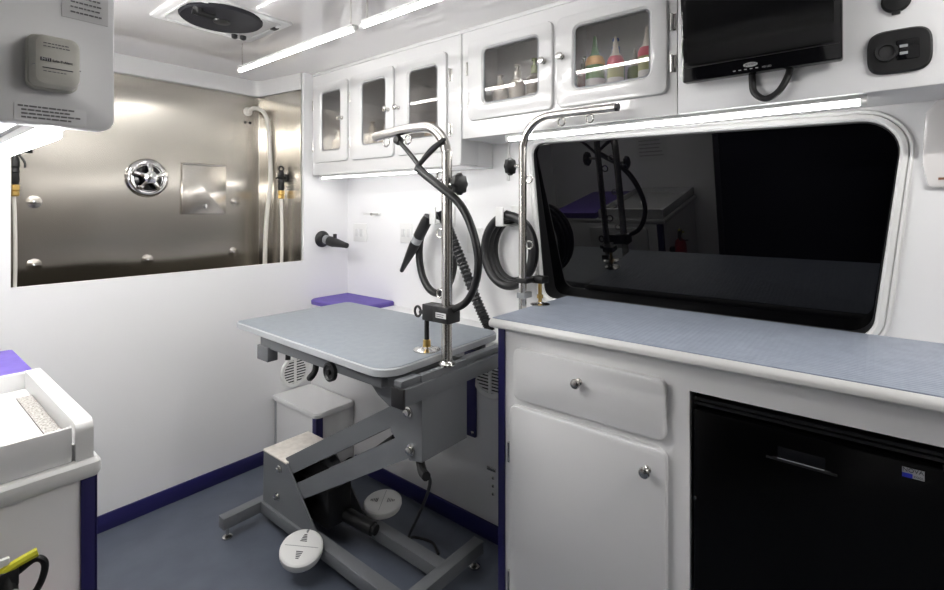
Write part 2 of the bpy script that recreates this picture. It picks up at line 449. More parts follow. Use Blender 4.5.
obj('crank', joined(lathe([(0, .018), (.02, .016), (.022, .004)], (.72, 1.80, ZC-.02), (0, 0, -1)), tube([(.70, 1.80, ZC-.035), (.74, 1.79, ZC-.04), (.77, 1.79, ZC-.036)], .009, 10)), 'black', t)
obj('switch', box(.99, 1.01, 1.79, 1.82, ZC-.014, ZC-.009, .001), 'black', t)

def led(label, x, z, y0, y1, r, m='led', channel=None, group=None, cap=.013):
    t = thing('led_tube', label, 'light', (x, (y0+y1)/2, z), group)
    obj('light_tube', cyl((x, y0+cap-.001, z), (x, y1-cap+.001, z), r, n=14), m, t)
    for a, b in ((y0, y0+cap), (y1-cap, y1)):
        if cap < .005: break
        obj('end_cap', cyl((x, a, z), (x, b, z), r*1.12, n=14), 'plastic', t)
    if channel:
        obj('mounting_channel', box(x-r*1.5, x+r*1.5, y0, y1, *channel, .001), 'plastic', t)
    else:
        obj('housing', box(x-r*1.35, x+r*1.35, y0+.012, y1-.012, z+r*.4, z+r*1.7, .001), 'plastic', t)
        for y in (y0+.03, y1-.03):
            obj('hanger', joined(cyl((x, y, z+r*.8), (x, y, ZC), .003, n=8), box(x-r*.7, x+r*.7, y-.008, y+.008, z+r*.8, z+r*1.15, .001)), 'nickel', t)
    return t
led('bright suspended tube light ending above the tub corner', 1.020, 1.838, 1.325, 2.135, .008, 'led_main')
led('bright suspended tube light in front of the cabinets', 1.020, 1.838, .60, 1.300, .008, 'led_main')
led('short tube light under the three door cabinet', 1.520, 1.404, 1.36, 2.27, .0065, 'led_small', (1.405, 1.416))
led('long tube light under the bulkhead above the window', 1.527, 1.505, .02, 1.08, .009, 'led_small', (1.510, 1.5195))
led('added fill tube on the left side, unseen behind the upper left panel', .300, 1.838, 1.06, 2.22, .009, 'fill_left')  # unseen tube added to bring more light onto the tub panel
led('added fill tube out of view at the front of the van, nearest the camera', 1.020, 1.838, -1.08, -.35, .009, 'fill_front')  # extra tube outside the view, added to brighten the upper left panel
led('bright tube light under the upper left partition, running toward the tub', .190, 1.369, 1.022, 2.0, .012, 'led', (1.377, 1.391), cap=.003)

# ------------------------------------------------------------------ wall cabinets
FX = 1.497; DX = 1.483
def knob(p, parent, d=(-1, 0, 0), r=.013):
    return obj('knob', lathe([(0, r*.75), (.003, r*.7), (.006, r*.42), (.014, r*.42), (.018, r*.9), (.023, r), (.027, r*.85), (.029, r*.3)], p, d), 'nickel', parent)
def hinge(y, z, parent, x=FX, h=.05):
    return obj('hinge', joined(cyl((x-.006, y, z-h/2), (x-.006, y, z+h/2), .0055, n=12), box(x-.003, x, y-.012, y+.004, z-h/2, z+h/2, .001)), 'nickel', parent)
def cabinet(label, y0, y1, z0, z1, doors, divs):
    t = thing('wall_cabinet', label, 'cabinet', ((FX+XR)/2, (y0+y1)/2, z0))
    th = .012
    holes = [rrect(a+.015, b-.015, d0+.03, d1-.03, .012) for (a, b, d0, d1, *_) in doors]
    c = plate([(y0, z0), (y1, z0), (y1, z1), (y0, z1)], holes, 'x', FX, FX+.014)
    xb = XR-.002
    for bx in ((FX+.014, xb, y0, y1, z0, z0+th), (FX+.014, xb, y0, y1, z1-th, z1), (FX+.014, xb, y0, y0+th, z0+th, z1-th), (FX+.014, xb, y1-th, y1, z0+th, z1-th), (xb-.005, xb, y0+th, y1-th, z0+th, z1-th)):
        box(*bx, bm=c)
    for y in divs: box(FX+.014, xb-.005, y-.006, y+.006, z0+th, z1-th, bm=c)
    obj('carcass', c, 'white', t)
    for (a, b, d0, d1, g, ky, kz, hy) in doors:
        d = obj('door', frame_front((a, b, d0, d1), .022, g, .022, 'x', FX-.0005, DX, .006), 'white', t)
        i = (g[0]-.006, g[1]+.006, g[2]-.006, g[3]+.006)
        obj('glass', prism(rrect(*i, .025), 'x', FX-.006, FX-.003), 'cab_glass', d)
        obj('gasket', loft([(rrect(*g, .022, 6, -.001), DX+.008), (rrect(*g, .022, 6, .005), DX+.006), (rrect(*g, .022, 6, .005), DX+.009), (rrect(*g, .022, 6, -.001), DX+.010)], 'x', closed=True), 'greyband', d)
        knob((DX, ky, kz), d)
        if hy is not None:
            for z in (d1-.10, d0+.085): hinge(hy, z, d)
    return t
cabinet('white wall cabinet with three narrow glazed doors beside the tub', 1.29, 2.312, 1.416, 1.937,
        [(2.003, 2.293, 1.478, 1.881, (2.059, 2.221, 1.537, 1.837), 2.040, 1.689, 2.300),
         (1.670, 1.979, 1.476, 1.883, (1.723, 1.895, 1.541, 1.839), 1.700, 1.687, 1.985),
         (1.351, 1.650, 1.476, 1.883, (1.401, 1.573, 1.543, 1.837), 1.632, 1.686, 1.338)], [])
cabinet('white wall cabinet with two wide glazed doors beside the television', .453, 1.274, 1.52, 1.937,
        [(.862, 1.236, 1.584, 1.890, (.918, 1.163, 1.643, 1.852), .892, 1.752, 1.244),
         (.478, .843, 1.584, 1.890, (.528, .781, 1.640, 1.850), .822, 1.754, .467)], [.852])

def bottle(label, x, y, z, r, h, col, cap, group, kind='pump', ring=None):
    t = thing('bottle', label, 'bottle', (x, y, z), group)
    m = M.setdefault('b%s' % (col,), mat('bottle_plastic', col, .35)); c = M.setdefault('b%s' % (cap,), mat('bottle_plastic', cap, .35))
    obj('body', lathe([(0, r*.9), (.004, r), (h*.70, r), (h*.755, r*.82), (h*.79, r*.42), (h*.81, r*.38)], (x, y, z), (0, 0, 1), 20), m, t)
    if kind == 'pump':
        obj('cap', lathe([(h*.78, r*.45), (h*.90, r*.45), (h*.91, r*.2), (h*.97, r*.2), (h*.975, r*.4), (h, r*.35)], (x, y, z), (0, 0, 1), 16), c, t)
    else:
        obj('cap', lathe([(h*.752, r*.84), (h*.77, r*.70), (h*.80, r*.45), (h*1.0, r*.14)], (x, y, z), (0, 0, 1), 16), c, t)
    if ring:
        obj('shoulder_ring', lathe([(h*.655, r*1.01), (h*.66, r*1.05), (h*.71, r*1.04), (h*.757, r*.84)], (x, y, z), (0, 0, 1), 20), M.setdefault('b%s' % (ring,), mat('bottle_plastic', ring, .35)), t)
    lb = obj('bottle_label', lathe([(h*.15, r*1.01), (h*.5, r*1.01)], (x, y, z), (0, 0, 1), 20), 'paper', t)
    return t
zs = 1.5325
wh = (.62, .58, .52); tan = (.45, .36, .27)
bottle('cream pump bottle at the left of the wide cabinet\'s left window', 1.575, 1.145, zs, .031, .235, wh, wh, 'bottles in the wide wall cabinet')
bottle('cream pump bottle in the middle of the wide cabinet\'s left window', 1.575, 1.065, zs, .031, .262, wh, (.7, .68, .62), 'bottles in the wide wall cabinet')
bottle('dark labelled pump bottle at the right of the wide cabinet\'s left window', 1.570, .985, zs, .031, .268, (.22, .2, .17), (.3, .36, .16), 'bottles in the wide wall cabinet')
bottle('dark red bottle at the far left of the wide cabinet\'s right window', 1.60, .800, zs, .024, .245, (.22, .03, .03), (.08, .12, .03), 'bottles in the wide wall cabinet')
bottle('green bottle with an orange shoulder in the wide cabinet\'s right window', 1.565, .742, zs, .032, .295, (.10, .24, .05), (.06, .22, .05), 'bottles in the wide wall cabinet', 'cone', (.75, .42, .08))
bottle('green bottle with a blue cap just left of the pink shouldered bottles', 1.615, .690, zs, .030, .29, (.05, .22, .10), (.04, .12, .42), 'bottles in the wide wall cabinet')
bottle('bottle with a pink shoulder and white cone spout, left of two such bottles', 1.548, .662, zs, .026, .272, (.42, .44, .22), (.78, .72, .68), 'bottles in the wide wall cabinet', 'cone', (.75, .12, .18))
bottle('green bottle with a short grey spout between the two pink shouldered bottles', 1.60, .618, zs, .024, .235, (.14, .2, .05), (.5, .48, .42), 'bottles in the wide wall cabinet', 'cone')
bottle('bottle with a pink shoulder and white cone spout rightmost in the wide cabinet', 1.55, .560, zs, .027, .285, (.40, .42, .20), (.78, .72, .68), 'bottles in the wide wall cabinet', 'cone', (.75, .12, .18))
z3 = 1.4285
bottle('cream bottle behind the narrow cabinet door nearest the tub', 1.550, 2.16, z3, .034, .22, wh, wh, 'bottles in the three door cabinet')
bottle('cream bottle in the middle door of the three door cabinet, on the left', 1.555, 1.90, z3, .036, .235, wh, wh, 'bottles in the three door cabinet')
bottle('tan bottle in the middle door of the three door cabinet, on the right', 1.555, 1.80, z3, .036, .22, tan, wh, 'bottles in the three door cabinet')
bottle('tan bottle behind the narrow cabinet door farthest from the tub', 1.56, 1.50, z3, .036, .19, tan, tan, 'bottles in the three door cabinet')

# ------------------------------------------------------------------ television and bulkhead fittings
t = thing('television', 'flat black television mounted on the white bulkhead', 'television', (1.47, .245, 1.60))
ty0, ty1, tz0, tz1, tx = .064, .424, 1.598, 1.852, 1.445
obj('case', slab_front(ty0, ty1, tz0, tz1, .006, 'x', 1.478, tx, .004), 'gloss', t)
obj('screen', box(tx-.0008, tx+.002, ty0+.016, ty1-.016, tz0+.043, tz1-.016), 'screen', t)
obj('mount', box(1.478, 1.5000, .19, .235, 1.66, 1.80, .002), 'black', t)
obj('lower_strip', box(tx-.003, tx+.001, ty0+.006, ty1-.006, tz0+.038, tz0+.040), 'black', t)
by, bz = .2545, tz0+.021
t.rotation_euler = (0, -math.radians(4.5), 0)
b = obj('badge', prism([(by+.0165*math.cos(a), bz+.0058*math.sin(a)) for a in [2*PI*q/28 for q in range(28)]], 'x', tx, tx-.002), 'silver', t, 'silver oval badge')
text('badge_lettering', 'JENSEN', .01, 'ink', b, (tx-.0022, by, bz), (0, -1, 0), (0, 0, 1), fit=.024)
bb = None
for q in range(5):
    e = quad_on((tx-.0001, .295-q*.013, tz0+.0095), (0, -1, 0), (0, 0, 1), 0, .006, 0, .0022)
    bb = e if bb is None else join(bb, e)
obj('button_marks', bb, 'silver', t)
text('model_lettering', 'HD LED', .006, 'silver', t, (tx-.0003, .218, tz0+.0105), (0, -1, 0), (0, 0, 1), fit=.02)
tag(obj('cable_loop', tube([(1.4875, .258, 1.625), (1.4875, .258, 1.59), (1.480, .252, 1.552), (1.475, .226, 1.530), (1.475, .196, 1.545), (1.482, .176, 1.585), (1.4875, .170, 1.625)], .0085, 12), 'rubber', at=(1.466, .22, 1.57)), 'thick black cable looping below the television', 'cable')

t = thing('socket_plate', 'black rounded socket plate right of the television', 'socket', (FX, -.037, 1.556))
P = [(-.037+.057*math.copysign(abs(math.cos(a))**.45, math.cos(a)), 1.606+.050*math.copysign(abs(math.sin(a))**.6, math.sin(a))) for a in [2*PI*q/56 for q in range(56)]]
obj('plate', loft([(P, FX-.0005), (P, FX-.006), ([(-.037+(p[0]+.037)*.93, 1.606+(p[1]-1.606)*.92) for p in P], FX-.011)], 'x'), 'black', t)
obj('lighter_socket', lathe([(0, .022), (.006, .021), (.006, .015), (.002, .014)], (FX-.011, -.015, 1.606), (-1, 0, 0)), 'rubber', t)
obj('usb_panel', slab_front(-.072, -.032, 1.583, 1.629, .004, 'x', FX-.0105, FX-.013, .001), 'gloss', t)
for z in (1.598, 1.614):
    obj('usb_port', box(FX-.0142, FX-.0128, -.052, -.038, z-.003, z+.003), 'greyband', t)
t = thing('blanking_cap', 'small round black cap above the socket plate', 'cap', (FX, -.03, 1.70))
obj('disc', lathe([(0, .027), (.006, .027), (.010, .023), (.012, .001)], (FX-.0005, -.032, 1.722), (-1, 0, 0)), 'black', t)
obj('tab', box(FX-.009, FX-.001, -.040, -.024, 1.690, 1.700, .002), 'black', t)

t = thing('sheet_holder', 'clear plastic holder on the white wall right of the window', 'holder', (XR, -.13, 1.3))
obj('pocket', loft([(roundpoly([(-.088, 1.36), (-.094, 1.49), (-.125, 1.53), (-.28, 1.53), (-.28, 1.30), (-.10, 1.30)], .012, 4), XR-.0005), (roundpoly([(-.088, 1.36), (-.094, 1.49), (-.125, 1.53), (-.28, 1.53), (-.28, 1.30), (-.10, 1.30)], .012, 4), XR-.012), (roundpoly([(-.096, 1.365), (-.102, 1.485), (-.13, 1.52), (-.27, 1.52), (-.27, 1.31), (-.108, 1.31)], .012, 4), XR-.016)], 'x'), 'clear', t)
obj('tab', box(XR-.018, XR-.015, -.18, -.117, 1.318, 1.324), 'brown', t, 'brown tab')

# ------------------------------------------------------------------ right wall fittings
def coil(label, y, z, ry, rz, r, turns, x, extra=None):
    t = thing('coiled_hose', label, 'hose', (x, y, z-rz))
    P = []
    N = 14*turns
    for q in range(N+1):
        a = PI/2+2*PI*q/14; k = q/N
        g = (k-.5)*.026 if turns > 1 else 0
        P.append((x+(k-.5)*r*1.7*(turns-1) if turns > 1 else x, y+(ry-g)*math.cos(a), z+(rz-g*.7)*math.sin(a)))
    obj('coil', tube(P, r, 12, 4), 'hose', t)
    return t
c1 = coil('black dryer hose hung in a loop behind the grooming arm post', 1.56, 1.035, .110, .178, .0175, 1, 1.648)
no, nd = (1.615, 1.575, 1.208), (0, .566, -.824)
obj('nozzle', joined(lathe([(0, .022), (.03, .026), (.115, .026), (.122, .021)], no, nd), lathe([(.150, .020), (.152, .025), (.19, .023), (.318, .010), (.322, .007)], no, nd)), 'black', c1)
obj('nozzle_band', lathe([(.120, .022), (.124, .024), (.150, .023), (.154, .019)], no, nd), 'greyband', c1, 'grey band')
c2 = coil('black hose coiled in several turns left of the window', 1.155, 1.075, .112, .136, .0180, 3, 1.656)
def hanger(y, z, label):
    t = thing('hose_hanger', label, 'hanger', (XR, y, z))
    obj('clip', joined(box(1.592, 1.601, y-.018, y+.018, z-.032, z+.045, .003), box(1.599, XR, y-.018, y+.018, z-.032, z-.025, .002)), 'plastic', t)
    obj('backplate', box(XR-.006, XR-.0005, y-.026, y+.026, z-.05, z+.05, .002), 'plastic', t)
hanger(1.532, 1.205, 'white wall clip holding the single hose loop')
hanger(1.165, 1.205, 'white wall clip holding the coiled hose near the window')
# corrugated hose
Pc = [(1.603, 1.484, 1.225), (1.600, 1.462, 1.19), (1.598, 1.42, 1.12), (1.597, 1.35, .995), (1.597, 1.28, .860), (1.597, 1.225, .770), (1.598, 1.212, .7475)]
C = spline(Pc, 30)
prev = len(C)
tag(obj('corrugated_hose', tube(C, lambda t: .0205+.0032*math.cos(t*PI*2*52), 14, smooth=False), 'greyhose', at=(1.62, 1.35, .77)), 'ribbed dark grey hose running down behind the table', 'hose')

t = thing('wall_nozzle', 'black dryer nozzle plugged into the white panel right of the tub', 'nozzle', (1.55, YT, 1.078))
obj('wall_socket', lathe([(0, .044), (.006, .044), (.014, .036), (.018, .028), (.03, .026)], (1.553, YT-.0005, 1.078), (0, -1, 0)), 'black', t)
obj('collar', lathe([(.026, .022), (.03, .024), (.05, .023), (.052, .02)], (1.553, YT, 1.078), (.10, -1, -.05)), 'greyband', t, 'grey collar')
obj('nozzle', lathe([(.05, .020), (.055, .026), (.085, .027), (.10, .024), (.17, .015), (.185, .014), (.186, .010)], (1.553, YT, 1.078), (.16, -1, -.16)), 'rubber', t)
obj('thumb_tab', box(1.562, 1.575, YT-.105, YT-.085, 1.085, 1.108, .003), 'black', t)

def wallplate(label, y, z, w, h, kind):
    t = thing('wall_plate', label, 'wall plate', (XR, y, z-h/2))
    obj('plate', slab_front(y-w/2, y+w/2, z-h/2, z+h/2, .005, 'x', XR-.0003, XR-.006, .002), 'plastic', t)
    for s in (-1, 1):
        if kind == 'socket': obj('outlet_face', lathe([(0, .015), (.002, .014)], (XR-.006, y, z+s*.022), (-1, 0, 0)), 'white', t)
        else: obj('rocker', slab_front(y+s*.02-.011, y+s*.02+.011, z-.02, z+.02, .003, 'x', XR-.0055, XR-.010, .001), 'white', t)
wallplate('white double switch plate on the wall beside the tub partition', 2.20, 1.11, .11, .10, 'rocker')
wallplate('white switch plate on the wall left of the hanging nozzle', 1.83, 1.12, .09, .10, 'rocker')
wallplate('white socket plate on the wall between the hung hoses', 1.39, 1.10, .085, .115, 'socket')
t = thing('wall_hook', 'small white shelf hook on the wall under the three door cabinet', 'hook', (XR, 2.06, 1.2))
obj('base', box(XR-.005, XR-.0005, 2.03, 2.17, 1.207, 1.219, .002), 'plastic', t)
obj('prong', joined(cyl((XR-.004, 2.05, 1.212), (XR-.045, 2.05, 1.212), .005), lathe([(0, .008), (.006, .006)], (XR-.045, 2.05, 1.212), (-1, 0, 0), 12)), 'nickel', t)
tag(obj('wall_conduit', box(XR-.012, XR-.0005, 1.20, 1.212, 1.36, 1.519, .002), 'plastic', at=(XR, 1.2, 1.36)), 'short white cable channel under the wide wall cabinet', 'cable channel')

# ------------------------------------------------------------------ ledge, step, vents
tag(obj('ledge_mat', loft([(rrect(1.462, 1.716, 1.92, 2.308, (.004, .05, .05, .004)), LZ+.0005), (rrect(1.460, 1.716, 1.92, 2.308, (.004, .05, .05, .004)), LZ+.018), (rrect(1.466, 1.712, 1.926, 2.304, (.004, .05, .05, .004)), LZ+.024)], 'z'), 'purple', at=(1.6, 2.1, LZ)), 'purple rubber mat with a rounded corner on the ledge behind the table', 'mat')

def grille(label, c, d, r, nslot):
    t = thing('air_vent', label, 'vent', c)
    d = Vector(d); up = Vector((0, 0, 1)); side = up.cross(d)
    obj('ring', lathe([(0, r), (.006, r), (.011, r*.93), (.010, r*.78), (.003, r*.765)], Vector(c)+d*.0003, d, 40, False), 'plastic', t)
    obj('backing', lathe([(0, r*.78), (.002, r*.78)], Vector(c)+d*.0003, d, 32), 'black', t)
    bm = None
    for q in range(nslot):
        z = (q-(nslot-1)/2)*(2*r*.76/nslot); hw = math.sqrt(max((r*.78)**2-z*z, 1e-6))
        o = Vector(c)+d*.004+up*z
        a = [o+side*(-hw)+up*-.0026+d*.002, o+side*hw+up*-.0026+d*.002, o+side*hw+up*.0026, o+side*(-hw)+up*.0026]
        e = loft([a, [p+d*.003 for p in a]])
        bm = e if bm is None else join(bm, e)
    for s in (0,):
        e = loft([[Vector(c)+d*.003+side*x+up*z for x, z in ((-.006, -r*.77), (.006, -r*.77), (.006, r*.77), (-.006, r*.77))], [Vector(c)+d*.009+side*x+up*z for x, z in ((-.006, -r*.77), (.006, -r*.77), (.006, r*.77), (-.006, r*.77))]])
        bm = join(bm, e)
    obj('louvre', bm, 'plastic', t)
grille('round white louvred vent low on the tub panel above the step', (1.392, YT, .409), (0, -1, 0), .080, 9)
grille('round white louvred vent on the right wall beside the counter end', (LX, 1.125, .628), (-1, 0, 0), .098, 12)

t = thing('step_box', 'small white step box in the corner below the round vent', 'step', (1.38, 2.13, 0))
SX, SY, SZ = 1.282, 1.950, .322
obj('body', box(SX, LX-.002, SY, YT-.002, 0, SZ-.022, .003), 'white', t)
obj('tread', loft([(rrect(SX-.012, LX-.002, SY-.012, YT-.002, (.004, .004, .03, .02)), SZ-.022), (rrect(SX-.014, LX-.002, SY-.014, YT-.002, (.004, .004, .03, .02)), SZ-.008), (rrect(SX-.010, LX-.004, SY-.010, YT-.003, (.004, .004, .03, .02)), SZ)], 'z'), 'white', t)
obj('corner_strip', joined(box(SX-.003, SX, SY-.003, SY+.03, .0, SZ-.023), box(SX-.003, SX+.03, SY-.003, SY, .0, SZ-.023)), 'navy', t, 'navy corner strip')
obj('edge_strip', box(SX-.002, SX, YT-.02, YT-.004, .0, SZ-.023), 'greyband', t)

t = thing('edge_board', 'upright navy trim board on the right wall beside the table head', 'trim board', (LX, 1.22, .366))
obj('board', box(LX-.012, LX-.0003, 1.192, 1.247, .366, .735, .002), 'navy', t)
obj('bolt', lathe([(0, .007), (.003, .006), (.005, .001)], (LX-.012, 1.205, .385), (-1, 0, 0), 12), 'nickel', t)
t = thing('door_latch', 'small chrome latch on the lower right wall beside the counter end', 'latch', (LX, 1.13, .27))
obj('base', box(LX-.006, LX-.0003, 1.10, 1.14, .262, .274, .001), 'nickel', t)
for z in (.235, .205, .175):
    obj('screw', lathe([(0, .006), (.003, .004)], (LX-.0003, 1.115, z), (-1, 0, 0), 10), 'nickel', t)

# ------------------------------------------------------------------ counter with fridge
t = thing('counter_cabinet', 'white base cabinet with a drawer and door below the window', 'cabinet', (1.48, .4, 0))
CF = 1.262; CY0, CY1 = -.135, .908
FR = (-.105, .353, .06, .805)
c = plate([(CY0, .0), (CY1, .0), (CY1, .877), (CY0, .877)], [[(FR[0], FR[2]), (FR[1], FR[2]), (FR[1], FR[3]), (FR[0], FR[3])]], 'x', CF, CF+.018)
for bx in ((CF+.018, XR-.002, CY1-.018, CY1, 0, .877), (CF+.018, XR-.002, CY0, CY0+.018, 0, .868), (CF+.018, XR-.002, FR[1]+.006, FR[1]+.022, 0, .868), (CF+.018, XR-.002, CY0+.018, FR[1]+.006, 0, .04), (XR-.01, XR-.002, CY0+.018, CY1-.018, 0, .868)):
    box(*bx, bm=c)
obj('carcass', c, 'wall', t)
d = obj('drawer', slab_front(.405, .858, .669, .823, .022, 'x', CF-.0005, CF-.018, .005), 'wall', t)
knob((CF-.018, .638, .768), d, r=.014)
d = obj('door', slab_front(.403, .872, .05, .647, .022, 'x', CF-.0005, CF-.018, .005), 'wall', t)
knob((CF-.018, .449, .590), d, r=.014)
for z in (.495, .10):
    hinge(.880, z, d, CF, .06)
obj('corner_strip', joined(box(CF-.004, CF+.03, CY1, CY1+.014, 0, .877), box(CF-.006, CF-.0005, CY1-.010, CY1+.014, 0, .877)), 'navy', t, 'navy corner strip')

t = thing('countertop', 'white rounded countertop with a blue grey ribbed mat surface below the window', 'countertop', (1.48, .4, .868))
def bull(i): return rrect(1.222, XR-.001, -.145, .936, (.004, .004, .03, .004), 6, i)
obj('slab', loft([(bull(.006), .878), (bull(.001), .883), (bull(0), .890), (bull(.001), .897), (bull(.008), .905)], 'z'), 'plastic', t)
obj('mat', loft([(bull(.010), .9045), (bull(.010), .9075), (bull(.012), .9085)], 'z'), 'counter_mat', t, 'blue grey ribbed mat')

t = thing('fridge', 'black compact fridge built into the counter cabinet', 'fridge', (1.48, .12, .065))
obj('body', box(1.300, 1.69, FR[0]+.006, FR[1]-.006, .065, .798, .003), 'fridge', t)
fd = obj('door', slab_front(FR[0]+.008, FR[1]-.008, .07, .762, .004, 'x', 1.299, CF+.004, .003), 'fridge', t)
obj('top_grille', joined(*[box(CF+.012, 1.30, FR[0]+.008, FR[1]-.008, z, z+.007) for z in (.772, .783)]), 'black', t)
hd = obj('handle', joined(box(CF-.002, CF+.006, .065, .192, .696, .700, .001), box(CF-.003, CF+.006, .075, .18, .700, .702)), 'black', fd)
obj('handle_recess', box(CF+.002, CF+.0045, .085, .170, .703, .727), 'gloss', fd)
obj('handle_lip', box(CF-.0036, CF-.001, .086, .170, .7025, .7037), 'greyband', fd, 'grey pull edge')
obj('hinge_pin', joined(*[lathe([(0, .004), (.003, .003)], (CF+.004, FR[1]-.012, z), (-1, 0, 0), 10) for z in (.79, .55)]), 'nickel', t)
b = obj('badge', box(CF+.0025, CF+.0045, -.068, -.036, .732, .750), 'silver', fd, 'silver and blue badge')
obj('badge_flag', box(CF+.0015, CF+.003, -.051, -.036, .732, .740), 'blue', b)
text('badge_lettering', 'NOVA', .008, 'ink', b, (CF+.0022, -.052, .7465), (0, -1, 0), (0, 0, 1), fit=.030)
text('badge_lettering', 'KOOL', .006, 'ink', b, (CF+.0022, -.060, .736), (0, -1, 0), (0, 0, 1), fit=.014)

# grooming arm at the counter's far end
def star_knob(c, d, r, parent, name='clamp_knob'):
    c = Vector(c); d = Vector(d).normalized(); up = Vector((0, 0, 1)); s = up.cross(d)
    n = 40; pts = lambda k: [(c+d*k+(up*math.cos(2*PI*j/n)+s*math.sin(2*PI*j/n))*(r*(1+.07*math.cos(2*PI*j/n*8)))) for j in range(n)]
    sm = lambda k: [(c+d*k+(up*math.cos(2*PI*j/n)+s*math.sin(2*PI*j/n))*(r*.75)) for j in range(n)]
    return obj(name, loft([sm(0), pts(.004), pts(.016), sm(.021)]), 'black', parent)
def ring_eye(c, r, parent, plane=0):
    c = Vector(c)
    return obj('ring', tube([c+Vector((0, r*math.cos(a), r*math.sin(a))) for a in [2*PI*q/12 for q in range(12)]], .0028, 8, 3, True), 'nickel', parent)
ax, ay = 1.440, .952
t = thing('tether_pole', 'bent steel grooming arm clamped to the counter end', 'grooming arm', (ax, ay, .84))
obj('post', tube([(ax, ay, .83), (ax, ay, 1.0), (ax, ay, 1.3), (ax, ay, 1.44)]+arc((ax, ay-.108, 1.446), .108, 0, 90)[1:]+[(ax, ay-.2, 1.554), (ax, .615, 1.552)], .0135, 14, 4), 'brushed', t)
obj('end_plug', cyl((ax, .616, 1.552), (ax, .606, 1.552), .0125, n=14), 'black', t)
for y in (.80, .70): ring_eye((ax, y, 1.528), .012, t)
for z in (1.345, 1.12): ring_eye((ax, ay-.026, z), .013, t)
obj('knob_stem', cyl((ax, ay, 1.393), (ax, ay+.045, 1.393), .006, n=10), 'nickel', t)
star_knob((ax, ay+.042, 1.393), (0, 1, 0), .030, t)
obj('clamp_block', joined(box(ax+.030, ax+.078, .892, .940, .985, 1.008, .003), box(ax-.018, ax+.04, .925, .970, .988, 1.004, .002)), 'black', t)
obj('clamp_bracket', box(ax-.014, ax+.035, .936, .968, .935, .955, .002), 'greyband', t)
obj('clamp_screw', joined(cyl((ax+.052, .914, .917), (ax+.052, .914, .986), .0065, n=12), lathe([(0, .011), (.012, .011)], (ax+.052, .914, .932), (0, 0, 1), 12)), 'brass', t, 'brass clamp screw')
obj('clamp_foot', lathe([(0, .034), (.003, .034), (.006, .014), (.010, .010)], (ax+.052, .914, .9088), (0, 0, 1)), 'nickel', t)

# ------------------------------------------------------------------ grooming table
t = thing('grooming_table', 'grey electric lift grooming table with a slanted arm frame', 'table', (1.17, 1.5, 0))
TZ = .80; table = t
def tp(i): return roundpoly([(1.452-i, 1.948-i), (.918+i, 1.956-i), (.892+i, 1.036+i), (1.452-i, 1.050+i)], [.025, .02, .07, .05], 8)
obj('tabletop', loft([(tp(.006), TZ-.026), (tp(0), TZ-.022), (tp(0), TZ-.004), (tp(.004), TZ-.0005)], 'z'), 'table_edge', t)
obj('table_mat', loft([(tp(.004), TZ-.001), (tp(.004), TZ+.0008), (tp(.006), TZ+.0015)], 'z'), 'table_mat', t, 'matt blue grey top surface')
SD = 'steel_dark'
obj('top_frame', joined(box(.925, .950, 1.09, 1.77, .735, TZ-.026, .002), box(1.385, 1.41, 1.09, 1.90, .735, TZ-.026, .002), box(.95, 1.385, 1.30, 1.34, .745, TZ-.026, .002)), SD, t)
obj('end_bracket', box(.915, .955, 1.70, 1.775, .690, .742, .002), SD, t)
h = obj('tie_hook', tube([(.938, 1.43, .74), (.935, 1.43, .715), (.925, 1.435, .695), (.93, 1.455, .685), (.945, 1.45, .70)], .010, 10, 5), 'black', t)
obj('tie_hook', tube([(.938, 1.60, .742), (.936, 1.60, .715)], .009, 10, 5), 'black', t)
obj('hand_wheel', lathe([(0, .030), (.012, .030), (.014, .024), (.010, .020), (.010, .010), (.018, .009), (.018, .001)], (.925, 1.325, .735), (-1, 0, 0), 24), 'black', t)
# holder bar at the near end
b = obj('arm_rail', joined(box(.925, 1.392, .995, 1.036, .704, .752, .003), box(.925, 1.392, 1.006, 1.036, .752, .772, .002)), 'steel_dark', t)
obj('rail_cap', box(.917, .926, .990, 1.040, .700, .756, .002), 'black', b)
# lift head
head = [(1.30, .774), (1.03, .774), (1.00, .76), (1.00, .520), (1.055, .517), (1.125, .566), (1.10, .645)]
hp = [(1.0, .525), (1.0, .772), (1.28, .772), (1.255, .722), (1.19, .672), (1.13, .646), (1.13, .575), (1.05, .515)]
lh = obj('lift_head', joined(prism(hp, 'x', .998, 1.004), prism(hp, 'x', 1.190, 1.196), box(1.004, 1.190, 1.0, 1.006, .525, .772), box(1.004, 1.190, 1.02, 1.28, .764, .772)), SD, t)
for (y, z) in ((1.055, .655), (1.045, .548)):
    obj('pivot_bolt', joined(lathe([(0, .016), (.004, .016), (.005, .011), (.013, .011), (.015, .005)], (.998, y, z), (-1, 0, 0), 18)), 'nickel', lh)
# arms
def bar_yz(x0, x1, a, b, c, d): return prism([a, b, c, d], 'x', x0, x1)
for x0 in (1.006, 1.152):
    obj('upper_arm', bar_yz(x0, x0+.032, (1.735, .300), (1.695, .252), (1.075, .625), (1.10, .672)), SD, t)
    obj('lower_arm', bar_yz(x0, x0+.032, (1.69, .212), (1.635, .178), (1.05, .522), (1.095, .572)), SD, t)
br = [(1.885, .088), (1.880, .286), (1.715, .292), (1.500, .088)]
for x0 in (.996, 1.190):
    q = obj('base_bracket', prism(br, 'x', x0, x0+.006), SD, t)
    if x0 < 1.0:
        for (y, z) in ((1.758, .255), (1.775, .145)):
            obj('pivot_bolt', lathe([(0, .015), (.004, .015), (.005, .010), (.013, .010), (.015, .004)], (x0, y, z), (-1, 0, 0), 18), 'nickel', q)
obj('bracket_top', box(.994, 1.198, 1.712, 1.884, .286, .293, .002), 'dusty', t, 'pale dusty top plate')
obj('bracket_back', box(1.002, 1.190, 1.872, 1.880, .088, .286), SD, t)
